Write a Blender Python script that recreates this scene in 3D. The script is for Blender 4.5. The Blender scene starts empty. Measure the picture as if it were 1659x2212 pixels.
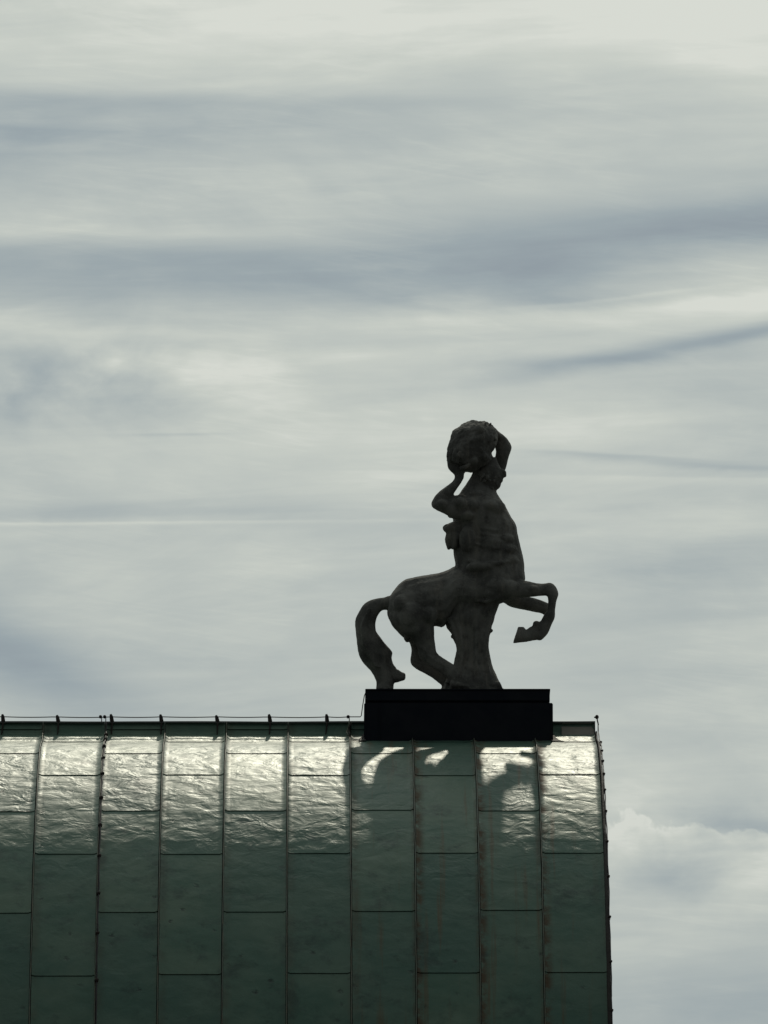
import bpy, bmesh, math, random
from mathutils import Vector, noise
random.seed(7)
R = math.radians

# ---------------------------------------------------------------- camera
F = 25000.0                 # focal length in photo units (photo is 1659 x 2212 units)
PXM = 207.7                 # photo units per metre at the ridge
E = R(15.0)                 # the camera looks up 15 degrees
CX, CY = 690.0, 1106.0
ZC0 = F / PXM
SE, CE = math.sin(E), math.cos(E)
YC = (-454 / F * ZC0) * SE - ZC0 * CE
CAM = Vector((0, YC, 1.6))
sc = bpy.context.scene
col = sc.collection
cam_d = bpy.data.cameras.new('camera')
cam = bpy.data.objects.new('camera', cam_d); col.objects.link(cam)
cam.location = CAM
cam.rotation_euler = (math.pi / 2 + E, 0, 0)
cam_d.sensor_fit = 'VERTICAL'; cam_d.sensor_height = 24.0
cam_d.lens = 24.0 * F / 2212.0
cam_d.shift_x = (829.5 - 690.0) / 2212.0
cam_d.clip_start = 1.0; cam_d.clip_end = 20000
sc.camera = cam

def V(px, py, a=0.0):
    """pixel + distance (m) in front of the ridge plane, along the view axis -> world"""
    zc = ZC0 - a
    xc = (px - CX) / F * zc; yc = (CY - py) / F * zc
    return Vector((xc, YC - yc * SE + zc * CE, 1.6 + yc * CE + zc * SE))
def VY(px, py, d=0.0):
    """pixel on the upright plane y = -d"""
    t = (CY - py) / F
    zc = (-d - YC) / (CE - t * SE)
    return V(px, py, ZC0 - zc)

# ---------------------------------------------------------------- light
right = Vector((1, 0, 0)); up = Vector((0, -SE, CE)); fwd = Vector((0, CE, SE))
LIGHT = (right * -0.060 - up * 0.605 - fwd).normalized()      # direction the sunlight travels
to_sun = -LIGHT
sun_el = math.asin(to_sun.z); sun_az = math.atan2(to_sun.x, to_sun.y)
sd = bpy.data.lights.new('sun', 'SUN'); so = bpy.data.objects.new('sun', sd); col.objects.link(so)
sd.energy = 0.82; sd.angle = R(1.0); sd.color = (1.0, 0.93, 0.76)
so.rotation_euler = LIGHT.to_track_quat('-Z', 'Y').to_euler()
so.location = (0, 60, 90)

w = bpy.data.worlds.new('World'); sc.world = w; w.use_nodes = True
wt = w.node_tree; wt.nodes.clear()
class G:
    """tiny expression builder over shader nodes"""
    def __init__(s, t): s.t = t
    def new(s, kind, **kw):
        n = s.t.nodes.new(kind)
        for k, v in kw.items(): setattr(n, k, v)
        return n
    def put(s, sock, v):
        if isinstance(v, bpy.types.NodeSocket): s.t.links.new(v, sock)
        else: sock.default_value = v
    def m(s, op, a, b=0.0, c=0.0, clamp=False):
        n = s.new('ShaderNodeMath', operation=op, use_clamp=clamp)
        s.put(n.inputs[0], a); s.put(n.inputs[1], b); s.put(n.inputs[2], c)
        return n.outputs[0]
    def xyz(s, a, b, c):
        n = s.new('ShaderNodeCombineXYZ'); s.put(n.inputs[0], a); s.put(n.inputs[1], b); s.put(n.inputs[2], c)
        return n.outputs[0]
    def sep(s, v):
        n = s.new('ShaderNodeSeparateXYZ'); s.put(n.inputs[0], v); return n.outputs
    def noise(s, vec, scale, detail=4.0, rough=0.55, dist=0.0):
        n = s.new('ShaderNodeTexNoise'); s.put(n.inputs['Vector'], vec)
        n.inputs['Scale'].default_value = scale; n.inputs['Detail'].default_value = detail
        n.inputs['Roughness'].default_value = rough; n.inputs['Distortion'].default_value = dist
        return n.outputs[0]
    def vor(s, vec, scale):
        n = s.new('ShaderNodeTexVoronoi'); s.put(n.inputs['Vector'], vec); n.inputs['Scale'].default_value = scale
        return n.outputs
    def rng(s, v, a, b, c=0.0, d=1.0, smooth=True):
        n = s.new('ShaderNodeMapRange'); n.interpolation_type = 'SMOOTHSTEP' if smooth else 'LINEAR'
        s.put(n.inputs[0], v)
        for i, q in enumerate((a, b, c, d)): n.inputs[i + 1].default_value = q
        return n.outputs[0]
    def mix(s, f, a, b):
        n = s.new('ShaderNodeMix', data_type='RGBA'); s.put(n.inputs[0], f)
        for i, q in ((6, a), (7, b)):
            if isinstance(q, tuple): q = (*q, 1.0)
            s.put(n.inputs[i], q)
        return n.outputs[2]
    def ramp(s, f, stops):
        n = s.new('ShaderNodeValToRGB'); s.put(n.inputs[0], f); e = n.color_ramp.elements
        while len(e) < len(stops): e.new(0.5)
        for x, (p, c) in zip(e, stops): x.position = p; x.color = (*c, 1.0)
        return n.outputs[0]

g = G(wt)
tc = g.new('ShaderNodeTexCoord').outputs['Generated']
dx, dy, dz = g.sep(tc)
az = g.m('ARCTAN2', dx, dy); el = g.m('ARCSINE', dz)
U = g.m('MULTIPLY_ADD', az, CE * F, 690.0)                    # the same units as the photo, only to place the clouds in the sky
W_ = g.m('MULTIPLY_ADD', el, -F, (E + 1106.0 / F) * F)
def blob(u0, v0, sl, sr, st, sb, slope, amp, warp=1.0):
    """a long soft streak of cloud (or gap) at a given bearing and height, each side with its own softness"""
    du = g.m('SUBTRACT', U, u0)
    dv = g.m('ADD', g.m('SUBTRACT', W_, v0), g.m('MULTIPLY_ADD', du, -slope, g.m('MULTIPLY', WARP, warp)))
    qu = g.m('MAXIMUM', g.m('DIVIDE', du, sr), g.m('DIVIDE', du, -sl))
    qv = g.m('MAXIMUM', g.m('DIVIDE', dv, sb), g.m('DIVIDE', dv, -st))
    q = g.m('MULTIPLY_ADD', qu, qu, g.m('MULTIPLY', qv, qv))
    return g.m('MULTIPLY', g.m('EXPONENT', g.m('MULTIPLY', q, -1.0)), amp)
S = 15.07                                                     # 1 / (angular width of the frame)
def sdir(tilt, stretch): return g.xyz(g.m('MULTIPLY', dx, S), g.m('MULTIPLY', dy, S), g.m('MULTIPLY', g.m('MULTIPLY_ADD', dx, tilt, dz), S * stretch))
nA = g.noise(sdir(0.06, 3.2), 1.5, 9, 0.55, 0.7)
nB = g.noise(sdir(-0.05, 8.0), 2.4, 8, 0.6, 0.5)
nC = g.noise(sdir(0.0, 1.7), 6.0, 6, 0.5, 0.3)
nD = g.noise(sdir(0.14, 15.0), 2.6, 4, 0.55, 0.9)
nE = g.noise(sdir(0.0, 1.0), 7.0, 5, 0.55, 0.2)
WARP = g.m('ADD', g.m('MULTIPLY', g.m('SUBTRACT', nA, 0.5), 130.0), g.m('MULTIPLY', g.m('SUBTRACT', nC, 0.5), 30.0))
t = 0.72
for b in ((1580, 500, 640, 700, 85, 66, -0.04, -0.56), (1060, 640, 400, 300, 110, 42, -0.02, -0.42, .6), (720, 590, 500, 400, 55, 60, 0, -0.22), (180, 555, 700, 520, 26, 80, 0, -0.27, .7), (150, 640, 500, 400, 60, 50, 0, -0.12),
          (120, 655, 500, 320, 40, 30, 0, -0.14), (300, 510, 350, 300, 26, 12, 0, 0.10), (80, 222, 700, 900, 26, 100, 0.02, -0.33, .7), (100, 360, 600, 650, 150, 120, 0.0, -0.17), (60, 290, 320, 260, 12, 26, 0.05, -0.16, .5),
          (850, 215, 300, 400, 18, 22, 0, -0.10, .5), (1420, 672, 420, 600, 16, 42, -0.055, 0.28, .35), (1640, 722, 480, 500, 20, 17, -0.17, -0.46, .3), (1180, 782, 170, 420, 12, 14, -0.03, -0.20, .4),
          (1300, 652, 200, 260, 4, 6, -0.10, 0.12, .3), (1520, 1003, 330, 400, 7, 9, 0.06, -0.17, .35), (1330, 985, 200, 200, 4, 5, 0.05, -0.13, .25), (1450, 1034, 500, 500, 4, 14, 0.02, 0.10, .2),
          (150, 1131, 600, 620, 3, 5, -0.012, 0.17, .1), (250, 1105, 600, 450, 32, 12, -0.02, -0.12, .3), (400, 938, 130, 90, 3, 4, -0.01, -0.14, .1), (600, 930, 900, 1000, 90, 130, 0, 0.09), (330, 720, 420, 300, 14, 12, 0.02, 0.12, .7),
          (-20, 1400, 300, 300, 95, 90, 0.40, -0.46, .7), (1620, 1210, 330, 400, 40, 110, 0, -0.26), (1250, 1120, 300, 300, 20, 30, 0, 0.05), (400, 60, 900, 1400, 200, 120, 0, 0.20), (1620, 60, 400, 300, 200, 160, 0, 0.14),
          (1100, 300, 500, 700, 60, 60, 0, 0.05), (1650, 2200, 500, 500, 130, 200, 0, -0.26), (1640, 1800, 90, 200, 22, 50, 0.1, -0.22, .5), (1480, 1960, 250, 300, 70, 70, 0, -0.05), (850, 775, 200, 160, 14, 14, 0, 0.08, .5)):
    t = g.m('ADD', t, blob(*b))
t = g.m('ADD', t, g.m('MULTIPLY', g.m('SUBTRACT', nA, 0.5), 0.72))
t = g.m('ADD', t, g.m('MULTIPLY', g.m('SUBTRACT', nB, 0.5), 0.42))
nF = g.noise(sdir(-0.02, 24.0), 3.0, 6, 0.6, 0.3)
t = g.m('ADD', t, g.m('MULTIPLY', g.m('SUBTRACT', nF, 0.5), g.m('MULTIPLY', g.rng(nA, 0.4, 0.6), 0.20)))
wisp = g.m('POWER', g.m('SUBTRACT', 1.0, g.m('ABSOLUTE', g.m('MULTIPLY_ADD', nD, 2.0, -1.0))), 9.0)
t = g.m('ADD', t, g.m('MULTIPLY', wisp, g.m('MULTIPLY', g.rng(nC, 0.45, 0.62), 0.05)))
puff = g.m('ADD', blob(130, 800, 600, 380, 75, 110, 0.0, 1.0), blob(1500, 1800, 300, 300, 60, 150, 0.0, 0.9))
t = g.m('ADD', t, g.m('MULTIPLY', g.m('SUBTRACT', nC, 0.5), g.m('MULTIPLY_ADD', puff, 1.9, 0.16)))
# a bank of small cumulus with a crisp lit upper edge
vt = g.m('ADD', g.m('SUBTRACT', W_, 1755.0), g.m('MULTIPLY_ADD', g.m('SUBTRACT', nE, 0.5), 460.0, g.m('MULTIPLY', g.m('SUBTRACT', nC, 0.5), 120.0)))
bank = g.m('MULTIPLY', g.rng(vt, -8.0, 14.0), g.m('EXPONENT', g.m('DIVIDE', g.m('MAXIMUM', vt, 0.0), -60.0)))
t = g.m('ADD', t, g.m('MULTIPLY', g.m('MULTIPLY', bank, 0.31), g.m('MULTIPLY', g.rng(U, 1180.0, 1330.0), g.m('MULTIPLY', g.rng(W_, 1600.0, 1680.0), g.rng(W_, 1980.0, 1840.0)))), clamp=False)
t = g.m('MULTIPLY_ADD', t, 1.0, 0.0, clamp=True)
cloud = g.ramp(t, [(0.0, (0.222, 0.270, 0.312)), (0.3, (0.318, 0.382, 0.400)), (0.62, (0.468, 0.518, 0.492)), (0.85, (0.600, 0.638, 0.575)), (1.0, (0.72, 0.745, 0.67))])
# thin cloud is brightest around the sun and dims away from it
dotn = g.new('ShaderNodeVectorMath', operation='DOT_PRODUCT'); wt.links.new(tc, dotn.inputs[0]); dotn.inputs[1].default_value = to_sun
fall = g.m('POWER', g.m('MULTIPLY_ADD', dotn.outputs['Value'], 0.5, 0.5), 3.0)
fall = g.m('MULTIPLY_ADD', fall, 1.07, 0.09)
bg1 = g.new('ShaderNodeBackground'); bg1.inputs[1].default_value = 0.06
sky = g.new('ShaderNodeTexSky', sky_type='NISHITA'); sky.sun_disc = False
sky.sun_elevation = sun_el; sky.sun_rotation = sun_az; sky.air_density = 1.0; sky.dust_density = 2.0
wt.links.new(sky.outputs[0], bg1.inputs[0])
bg2 = g.new('ShaderNodeBackground'); wt.links.new(cloud, bg2.inputs[0]); wt.links.new(fall, bg2.inputs[1])
ms = g.new('ShaderNodeMixShader'); ms.inputs[0].default_value = 0.88
wt.links.new(bg1.outputs[0], ms.inputs[1]); wt.links.new(bg2.outputs[0], ms.inputs[2])
wo = g.new('ShaderNodeOutputWorld'); wt.links.new(ms.outputs[0], wo.inputs[0])
sc.view_settings.view_transform = 'Standard'; sc.view_settings.look = 'None'
sc.view_settings.exposure = 0.0; sc.view_settings.gamma = 1.0
sc.view_settings.use_curve_mapping = False

# ---------------------------------------------------------------- materials
def mat(name):
    m = bpy.data.materials.new(name); m.use_nodes = True
    n = m.node_tree.nodes; b = n.get('Principled BSDF')
    return m, G(m.node_tree), b
def bump(gg, b, h, strength, dist):
    n = gg.new('ShaderNodeBump'); n.inputs['Strength'].default_value = strength; n.inputs['Distance'].default_value = dist
    gg.put(n.inputs['Height'], h); gg.t.links.new(n.outputs[0], b.inputs['Normal'])

def copper_material():
    m, q, b = mat('weathered_green_copper')
    uv = q.new('ShaderNodeUVMap', uv_map='metres').outputs[0]
    loc = q.new('ShaderNodeUVMap', uv_map='sheet').outputs[0]
    oi = q.new('ShaderNodeObjectInfo').outputs['Random']
    u, v, _ = q.sep(uv); lu, lv, _ = q.sep(loc)
    p = q.xyz(u, v, 0.0)
    broad = q.noise(p, 1.3, 4, 0.6)
    grain = q.noise(p, 22, 5, 0.65)
    streak = q.noise(q.xyz(q.m('MULTIPLY', u, 9.0), q.m('MULTIPLY', v, 0.35), 3.0), 1.0, 5, 0.6)
    c = q.mix(q.rng(broad, 0.36, 0.64), (0.078, 0.160, 0.118), (0.130, 0.205, 0.150))
    c = q.mix(q.m('MULTIPLY', q.rng(grain, 0.45, 0.75), 0.35), c, (0.13, 0.185, 0.138))
    c = q.mix(q.m('MULTIPLY', oi, 0.5), c, (0.058, 0.128, 0.108))
    # brown run-off streaks: strongest under the pedestal and beside the seams there
    under = q.m('MULTIPLY', q.rng(u, 0.25, 0.6), q.rng(u, 2.9, 2.4))
    edge = q.m('MAXIMUM', q.rng(lu, 0.17, 0.02), q.m('MULTIPLY', q.rng(lu, 0.93, 0.99), 0.5))
    edge = q.m('MULTIPLY', edge, q.m('MULTIPLY', q.rng(q.noise(q.xyz(lu, q.m('MULTIPLY', v, 1.6), q.m('MULTIPLY', u, 1.0)), 2.0, 5, 0.7), 0.38, 0.6), q.m('MULTIPLY_ADD', under, 0.9, 0.35)))
    run = q.m('MULTIPLY', q.rng(streak, 0.54, 0.68), under)
    c = q.mix(q.m('MULTIPLY', edge, 0.85), c, (0.100, 0.072, 0.042))
    c = q.mix(q.m('MULTIPLY', run, 0.7), c, (0.125, 0.092, 0.048))
    # sooty patches and little dark pits
    soot = q.m('MULTIPLY', q.rng(q.noise(q.xyz(u, v, 9.0), 2.6, 5, 0.7), 0.52, 0.72), 0.55)
    c = q.mix(soot, c, (0.026, 0.050, 0.046))
    pv = q.vor(q.xyz(q.m('ADD', u, q.m('MULTIPLY', grain, 0.12)), q.m('MULTIPLY_ADD', grain, 0.1, v), 0.0), 7.0)
    pit = q.m('MULTIPLY', q.rng(pv['Distance'], 0.30, 0.02), q.rng(q.noise(p, 2.2, 3, 0.6), 0.46, 0.56))
    pitc = q.sep(pv['Color'])[0]
    pit = q.m('MULTIPLY', pit, q.rng(pitc, 0.5, 0.9))
    c = q.mix(q.m('MULTIPLY', pit, 0.75), c, (0.018, 0.026, 0.024))
    q.put(b.inputs['Base Color'], c)
    b.inputs['Metallic'].default_value = 0.10
    q.put(b.inputs['Roughness'], q.m('MULTIPLY_ADD', q.noise(p, 6, 4, 0.6), 0.16, q.m('MULTIPLY_ADD', edge, 0.2, q.m('MULTIPLY_ADD', oi, 0.03, 0.345))))
    b.inputs['IOR'].default_value = 1.38
    pw = q.xyz(q.m('MULTIPLY', u, 0.85), v, q.m('MULTIPLY', oi, 40.0))
    beaten = q.rng(v, 5.6, 3.6, 0.28, 1.0)
    h = q.m('ADD', q.m('MULTIPLY', q.noise(pw, 5.2, 3.2, 0.52, 0.5), q.m('MULTIPLY', q.m('MULTIPLY', beaten, q.m('MULTIPLY_ADD', oi, 0.8, 0.6)), 0.022)), q.m('MULTIPLY', q.noise(p, 26, 4, 0.6), 0.0012))
    h = q.m('SUBTRACT', h, q.m('MULTIPLY', pit, 0.003))
    bump(q, b, h, 1.0, 1.0)
    return m
def plain(name, c0, c1, rough, scale, metallic=0.0, bmp=0.0, bscale=20.0):
    m, q, b = mat(name)
    p = q.new('ShaderNodeTexCoord').outputs['Object']
    q.put(b.inputs['Base Color'], q.mix(q.rng(q.noise(p, scale, 6, 0.65), 0.35, 0.65), c0, c1))
    q.put(b.inputs['Roughness'], q.m('MULTIPLY_ADD', q.noise(p, scale * 2.3, 3), 0.2, rough - 0.1))
    b.inputs['Metallic'].default_value = metallic
    if name.startswith('black'): b.inputs['Specular IOR Level'].default_value = 0.08
    if bmp: bump(q, b, q.noise(p, bscale, 6, 0.6), 1.0, bmp)
    return m
def stone_material():
    m, q, b = mat('weathered_dark_stone')
    p = q.new('ShaderNodeTexCoord').outputs['Object']
    n1 = q.noise(p, 2.2, 6, 0.65); n2 = q.noise(p, 9, 6, 0.7); n3 = q.noise(p, 40, 5, 0.7)
    x, y, z = q.sep(p)
    drip = q.noise(q.xyz(q.m('MULTIPLY', x, 8.0), q.m('MULTIPLY', y, 8.0), q.m('MULTIPLY', z, 1.1)), 1.0, 5, 0.6)
    c = q.mix(q.rng(n1, 0.38, 0.62), (0.215, 0.213, 0.198), (0.098, 0.099, 0.094))
    c = q.mix(q.m('MULTIPLY', q.rng(n2, 0.48, 0.70), 0.6), c, (0.05, 0.049, 0.046))
    c = q.mix(q.m('MULTIPLY', q.rng(drip, 0.52, 0.70), 0.55), c, (0.27, 0.25, 0.22))
    c = q.mix(q.m('MULTIPLY', q.rng(n3, 0.55, 0.7), 0.4), c, (0.30, 0.28, 0.25))
    q.put(b.inputs['Base Color'], c); b.inputs['Roughness'].default_value = 0.9
    b.inputs['Specular IOR Level'].default_value = 0.25
    bump(q, b, q.m('ADD', q.m('MULTIPLY', n2, 0.02), q.m('MULTIPLY', n3, 0.008)), 0.8, 1.0)
    return m
M_COP = copper_material()
M_STONE = stone_material()
M_CAP = plain('dark_ridge_metal', (0.025, 0.035, 0.032), (0.045, 0.055, 0.048), 0.6, 7)
M_BLACK = plain('black_painted_metal', (0.014, 0.017, 0.025), (0.022, 0.024, 0.031), 0.7, 3, 0.0, 0.0015)
M_FLASH = plain('dark_lead_flashing', (0.010, 0.010, 0.010), (0.022, 0.020, 0.018), 0.7, 8)
M_SEAM = plain('seam_copper', (0.11, 0.145, 0.12), (0.17, 0.165, 0.12), 0.5, 7, 0.15, 0.002)
M_UNDER = plain('tarred_underlay', (0.010, 0.010, 0.009), (0.02, 0.018, 0.015), 0.9, 5)
M_VERGE = plain('brown_verge_metal', (0.012, 0.011, 0.010), (0.026, 0.020, 0.017), 0.7, 5, 0.0, 0.004)
M_WIRE = plain('oxidised_wire', (0.035, 0.032, 0.040), (0.06, 0.05, 0.055), 0.55, 20, 0.5)
M_CLIP = plain('dark_rusty_clip', (0.018, 0.012, 0.011), (0.035, 0.022, 0.016), 0.7, 20)
M_WALL = plain('grey_plaster', (0.26, 0.25, 0.22), (0.34, 0.32, 0.28), 0.9, 1.5, 0.0, 0.01, 12)
M_GROUND = plain('grey_paving', (0.10, 0.10, 0.095), (0.15, 0.145, 0.135), 0.9, 0.3, 0.0, 0.01, 3)

# ---------------------------------------------------------------- helpers
def link(name, me, m, parent=None, smooth=True):
    o = bpy.data.objects.new(name, me); col.objects.link(o)
    if m and not me.materials: me.materials.append(m)
    if parent: o.parent = parent
    if smooth:
        me.polygons.foreach_set('use_smooth', [True] * len(me.polygons))
    return o
def mesh_from(name, vs, fs, m, parent=None, smooth=True, normals=True):
    me = bpy.data.meshes.new(name); me.from_pydata([tuple(v) for v in vs], [], fs); me.update()
    if normals:
        bm = bmesh.new(); bm.from_mesh(me); bmesh.ops.recalc_face_normals(bm, faces=bm.faces); bm.to_mesh(me); bm.free()
    return link(name, me, m, parent, smooth)
def thing(name, label, cat, loc, group=None):
    o = bpy.data.objects.new(name, None); col.objects.link(o); o.location = loc
    o.empty_display_size = 0.3
    o['label'] = label; o['category'] = cat
    if group: o['group'] = group
    return o
def box_vf(x0, x1, y0, y1, z0, z1):
    vs = [(x, y, z) for z in (z0, z1) for y in (y0, y1) for x in (x0, x1)]
    return vs, [(0, 2, 3, 1), (4, 5, 7, 6), (0, 1, 5, 4), (2, 6, 7, 3), (0, 4, 6, 2), (1, 3, 7, 5)]
def bevel_box(name, dims, m, parent=None, bev=0.01, origin=Vector((0, 0, 0))):
    vs, fs = box_vf(*dims)
    me = bpy.data.meshes.new(name); me.from_pydata([Vector(v) - origin for v in vs], [], fs)
    bm = bmesh.new(); bm.from_mesh(me)
    if bev: bmesh.ops.bevel(bm, geom=bm.edges[:], offset=bev, segments=2, affect='EDGES')
    bmesh.ops.recalc_face_normals(bm, faces=bm.faces)
    bm.to_mesh(me); bm.free()
    return link(name, me, m, parent, False)
def tube_vf(pts, rad, n=8, closed_ends=True):
    vs, fs = [], []
    k = len(pts)
    for i, p in enumerate(pts):
        tn = (pts[min(i + 1, k - 1)] - pts[max(i - 1, 0)]).normalized()
        ref = Vector((0, 0, 1)) if abs(tn.z) < 0.9 else Vector((1, 0, 0))
        a = tn.cross(ref).normalized(); b = tn.cross(a)
        r = rad[i] if isinstance(rad, (list, tuple)) else rad
        for j in range(n):
            q = 2 * math.pi * j / n
            vs.append(p + a * (r * math.cos(q)) + b * (r * math.sin(q)))
    for i in range(k - 1):
        for j in range(n):
            fs.append((i * n + j, i * n + (j + 1) % n, (i + 1) * n + (j + 1) % n, (i + 1) * n + j))
    if closed_ends:
        fs.append(tuple(range(n))[::-1]); fs.append(tuple((k - 1) * n + j for j in range(n)))
    return vs, fs
def merge(*parts):
    vs, fs = [], []
    for v, f in parts:
        o = len(vs); vs += [Vector(x) for x in v]; fs += [tuple(i + o for i in q) for q in f]
    return vs, fs
def sphere_vf(c, rx, ry=None, rz=None, n=8, m_=6):
    ry = ry or rx; rz = rz or rx
    vs = [c + Vector((0, 0, rz))]; fs = []
    for i in range(1, m_):
        a = math.pi * i / m_
        for j in range(n):
            b = 2 * math.pi * j / n
            vs.append(c + Vector((rx * math.sin(a) * math.cos(b), ry * math.sin(a) * math.sin(b), rz * math.cos(a))))
    vs.append(c - Vector((0, 0, rz))); last = len(vs) - 1
    for j in range(n): fs.append((0, 1 + j, 1 + (j + 1) % n)); fs.append((last, last - n + (j + 1) % n, last - n + j))
    for i in range(m_ - 2):
        for j in range(n):
            a = 1 + i * n
            fs.append((a + j, a + n + j, a + n + (j + 1) % n, a + (j + 1) % n))
    return vs, fs

# ---------------------------------------------------------------- roof profile
PH = [(1629, 13), (1652, 17), (1715, 24), (1800, 31), (1908, 39.5), (2040, 46), (2180, 52), (2400, 62), (2600, 71), (2760, 75), (4000, 75)]
def phi(y):
    for (a, p), (b, q_) in zip(PH, PH[1:]):
        if y <= b: return p + (q_ - p) * (y - a) / (b - a)
raw = [(1560, 0), (1563, 0.8), (1577, 11), (1587, 19), (1589, 35), (1592, 55), (1598, 75), (1602, 90), (1604, 115), (1608, 175), (1612, 225), (1616, 262), (1622, 295), (1629, 325)]
y_, a_ = 1629.0, 325.0
while y_ < 2900:
    a_ += 8 / math.tan(R(phi(y_ + 4))); y_ += 8; raw.append((y_, a_))
prof = []                                   # (py, world y, world z, arc)
s_ = 0.0; last = None
for py, a in raw:
    p = V(CX, py, a / PXM)
    if last is not None: s_ += (p - last).length
    prof.append((py, p.y, p.z, s_)); last = p
def lerp_table(x, kx):
    lo, hi = 0, len(prof) - 1
    while hi - lo > 1:
        mid = (lo + hi) // 2
        if prof[mid][kx] <= x: lo = mid
        else: hi = mid
    A, B = prof[lo], prof[hi]
    f = (x - A[kx]) / (B[kx] - A[kx])
    return [A[i] + (B[i] - A[i]) * f for i in range(4)]
def at_py(py): return lerp_table(py, 0)
def at_s(s): return lerp_table(max(0.0, min(s, prof[-1][3])), 3)
def frame_s(s):
    a, b = at_s(s - 0.01), at_s(s + 0.01)
    c = at_s(s)
    tn = Vector((0, b[1] - a[1], b[2] - a[2])).normalized()
    nn = Vector((0, tn.z, -tn.y)) 
    if nn.z < 0: nn = -nn
    return Vector((0, c[1], c[2])), nn
S_END = at_py(2760)[3]
EAVE = at_s(S_END)
RIDGE_Z = prof[0][2]
zc1752 = ZC0 - [a for y, a in raw if y >= 1750][0] / PXM
def x_of(px): return (px - CX) / F * zc1752
seams_px = [77, 215, 347, 483.5, 620.6, 757.7, 895.6, 1031.5, 1166.7, 1302]
seams = [x_of(p) for p in seams_px]
d0 = x_of(136) - x_of(0)
outside = 5
kinds = ['A', 'B', 'A', 'B', 'A', 'B', 'A', 'B', 'A']
for i in range(outside + 1):
    seams.insert(0, seams[0] - d0); kinds.insert(0, 'B' if kinds[0] == 'A' else 'A')
X_L, X_R = seams[0], seams[-1]
OR = Vector(((X_L + X_R) / 2, 0, 0))
YB = -EAVE[1]                                # the other eave, mirrored

building = thing('copper_roofed_building', 'large building with curved weathered green copper sheet roof under the statue', 'building', OR)
# underlay: both slopes as one curved shell
def shell(xs, off, s0, s1, mirror, step=0.08):
    vs, fs = [], []; n = int((s1 - s0) / step) + 1
    for i in range(n + 1):
        c, nn = frame_s(s0 + (s1 - s0) * i / n)
        q = c + nn * off
        for x in xs: vs.append(Vector((x, -q.y if mirror else q.y, q.z)) - OR)
    k = len(xs)
    for i in range(n):
        for j in range(k - 1): fs.append((i * k + j, i * k + j + 1, (i + 1) * k + j + 1, (i + 1) * k + j))
    return vs, fs
roof = mesh_from('roof', *merge(shell([X_L, X_R], -0.006, 0.0, S_END, False), shell([X_L, X_R], -0.006, 0.0, S_END, True)), M_UNDER, building)

def hgt(x, s):
    """beaten, oil-canned sheet metal: real dents, metres"""
    a = noise.noise(Vector((x * 3.1, s * 3.6, 1.7)))
    b = noise.noise(Vector((x * 6.0 + 0.8 * a, s * 8.5, 5.1)))
    c = noise.noise(Vector((x * 12.0, s * 15.0 + 0.9 * b, 9.4)))
    return 0.0028 * a + 0.0030 * b + 0.0013 * c
def sheet(x0, x1, s0, s1, fine, mirror=False):
    nx = 22 if fine else 4
    ns = max(3, int((s1 - s0) / (0.028 if fine else 0.10)))
    vs, fs, uvs, luv = [], [], [], []
    tilt = random.uniform(-0.0012, 0.0012); belly = random.uniform(-0.002, 0.004)
    def add(x, s, off, lu, lv):
        c, nn = frame_s(s); q = c + nn * off
        vs.append(Vector((x, -q.y if mirror else q.y, q.z)) - OR); uvs.append((x, s)); luv.append((lu, lv))
    g0, g1 = s0 + 0.004, s1 - 0.004
    for i in range(ns + 1):
        fv = i / ns; s = g0 + (g1 - g0) * fv
        for j in range(nx + 1):
            fu = j / nx; x = x0 + (x1 - x0) * fu
            wnd = min(1.0, 6 * fu, 6 * (1 - fu)); wv = min(1.0, 8 * fv + 0.1, 8 * (1 - fv) + 0.3)
            up_edge = 0.012 * max(0, 1 - min(fu, 1 - fu) * 25)
            off = 0.002 + 0.007 * fv ** 3 + (hgt(x, s) * wnd * wv if fine else 0) + belly * math.sin(math.pi * fu) * math.sin(math.pi * fv) + tilt * (fu - 0.5) + up_edge
            wob = 0.004 * noise.noise(Vector((x * 4, s1 * 3, 2))) * fv ** 4
            add(x, s + wob, off, fu, fv)
    k = nx + 1
    for i in range(ns):
        for j in range(nx): fs.append((i * k + j, i * k + j + 1, (i + 1) * k + j + 1, (i + 1) * k + j))
    b0 = len(vs)                              # folded lower lip
    for j in range(k):
        fu = j / nx; x = x0 + (x1 - x0) * fu
        v = vs[ns * k + j]; vs.append(v.copy()); uvs.append((x, s1)); luv.append((fu, 1))
    for j in range(k):
        fu = j / nx; x = x0 + (x1 - x0) * fu
        add(x, g1 - 0.002, -0.005, fu, 1)
    for j in range(nx): fs.append((b0 + j, b0 + j + 1, b0 + k + j + 1, b0 + k + j))
    me = bpy.data.meshes.new('copper_sheet'); me.from_pydata(vs, [], fs)
    for nm, arr in (('metres', uvs), ('sheet', luv)):
        L = me.uv_layers.new(name=nm); L.data.foreach_set('uv', [c for lp in me.loops for c in arr[lp.vertex_index]])
    me.update()
    if me.polygons[0].normal.z < 0: me.flip_normals()
    return link('copper_sheet', me, M_COP, roof)
JA = [1560, 1604, 1676, 1846, 2107, 2400, 2720]; JB = [1560, 1577, 1629, 1753, 1971, 2250, 2570, 2760]
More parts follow.
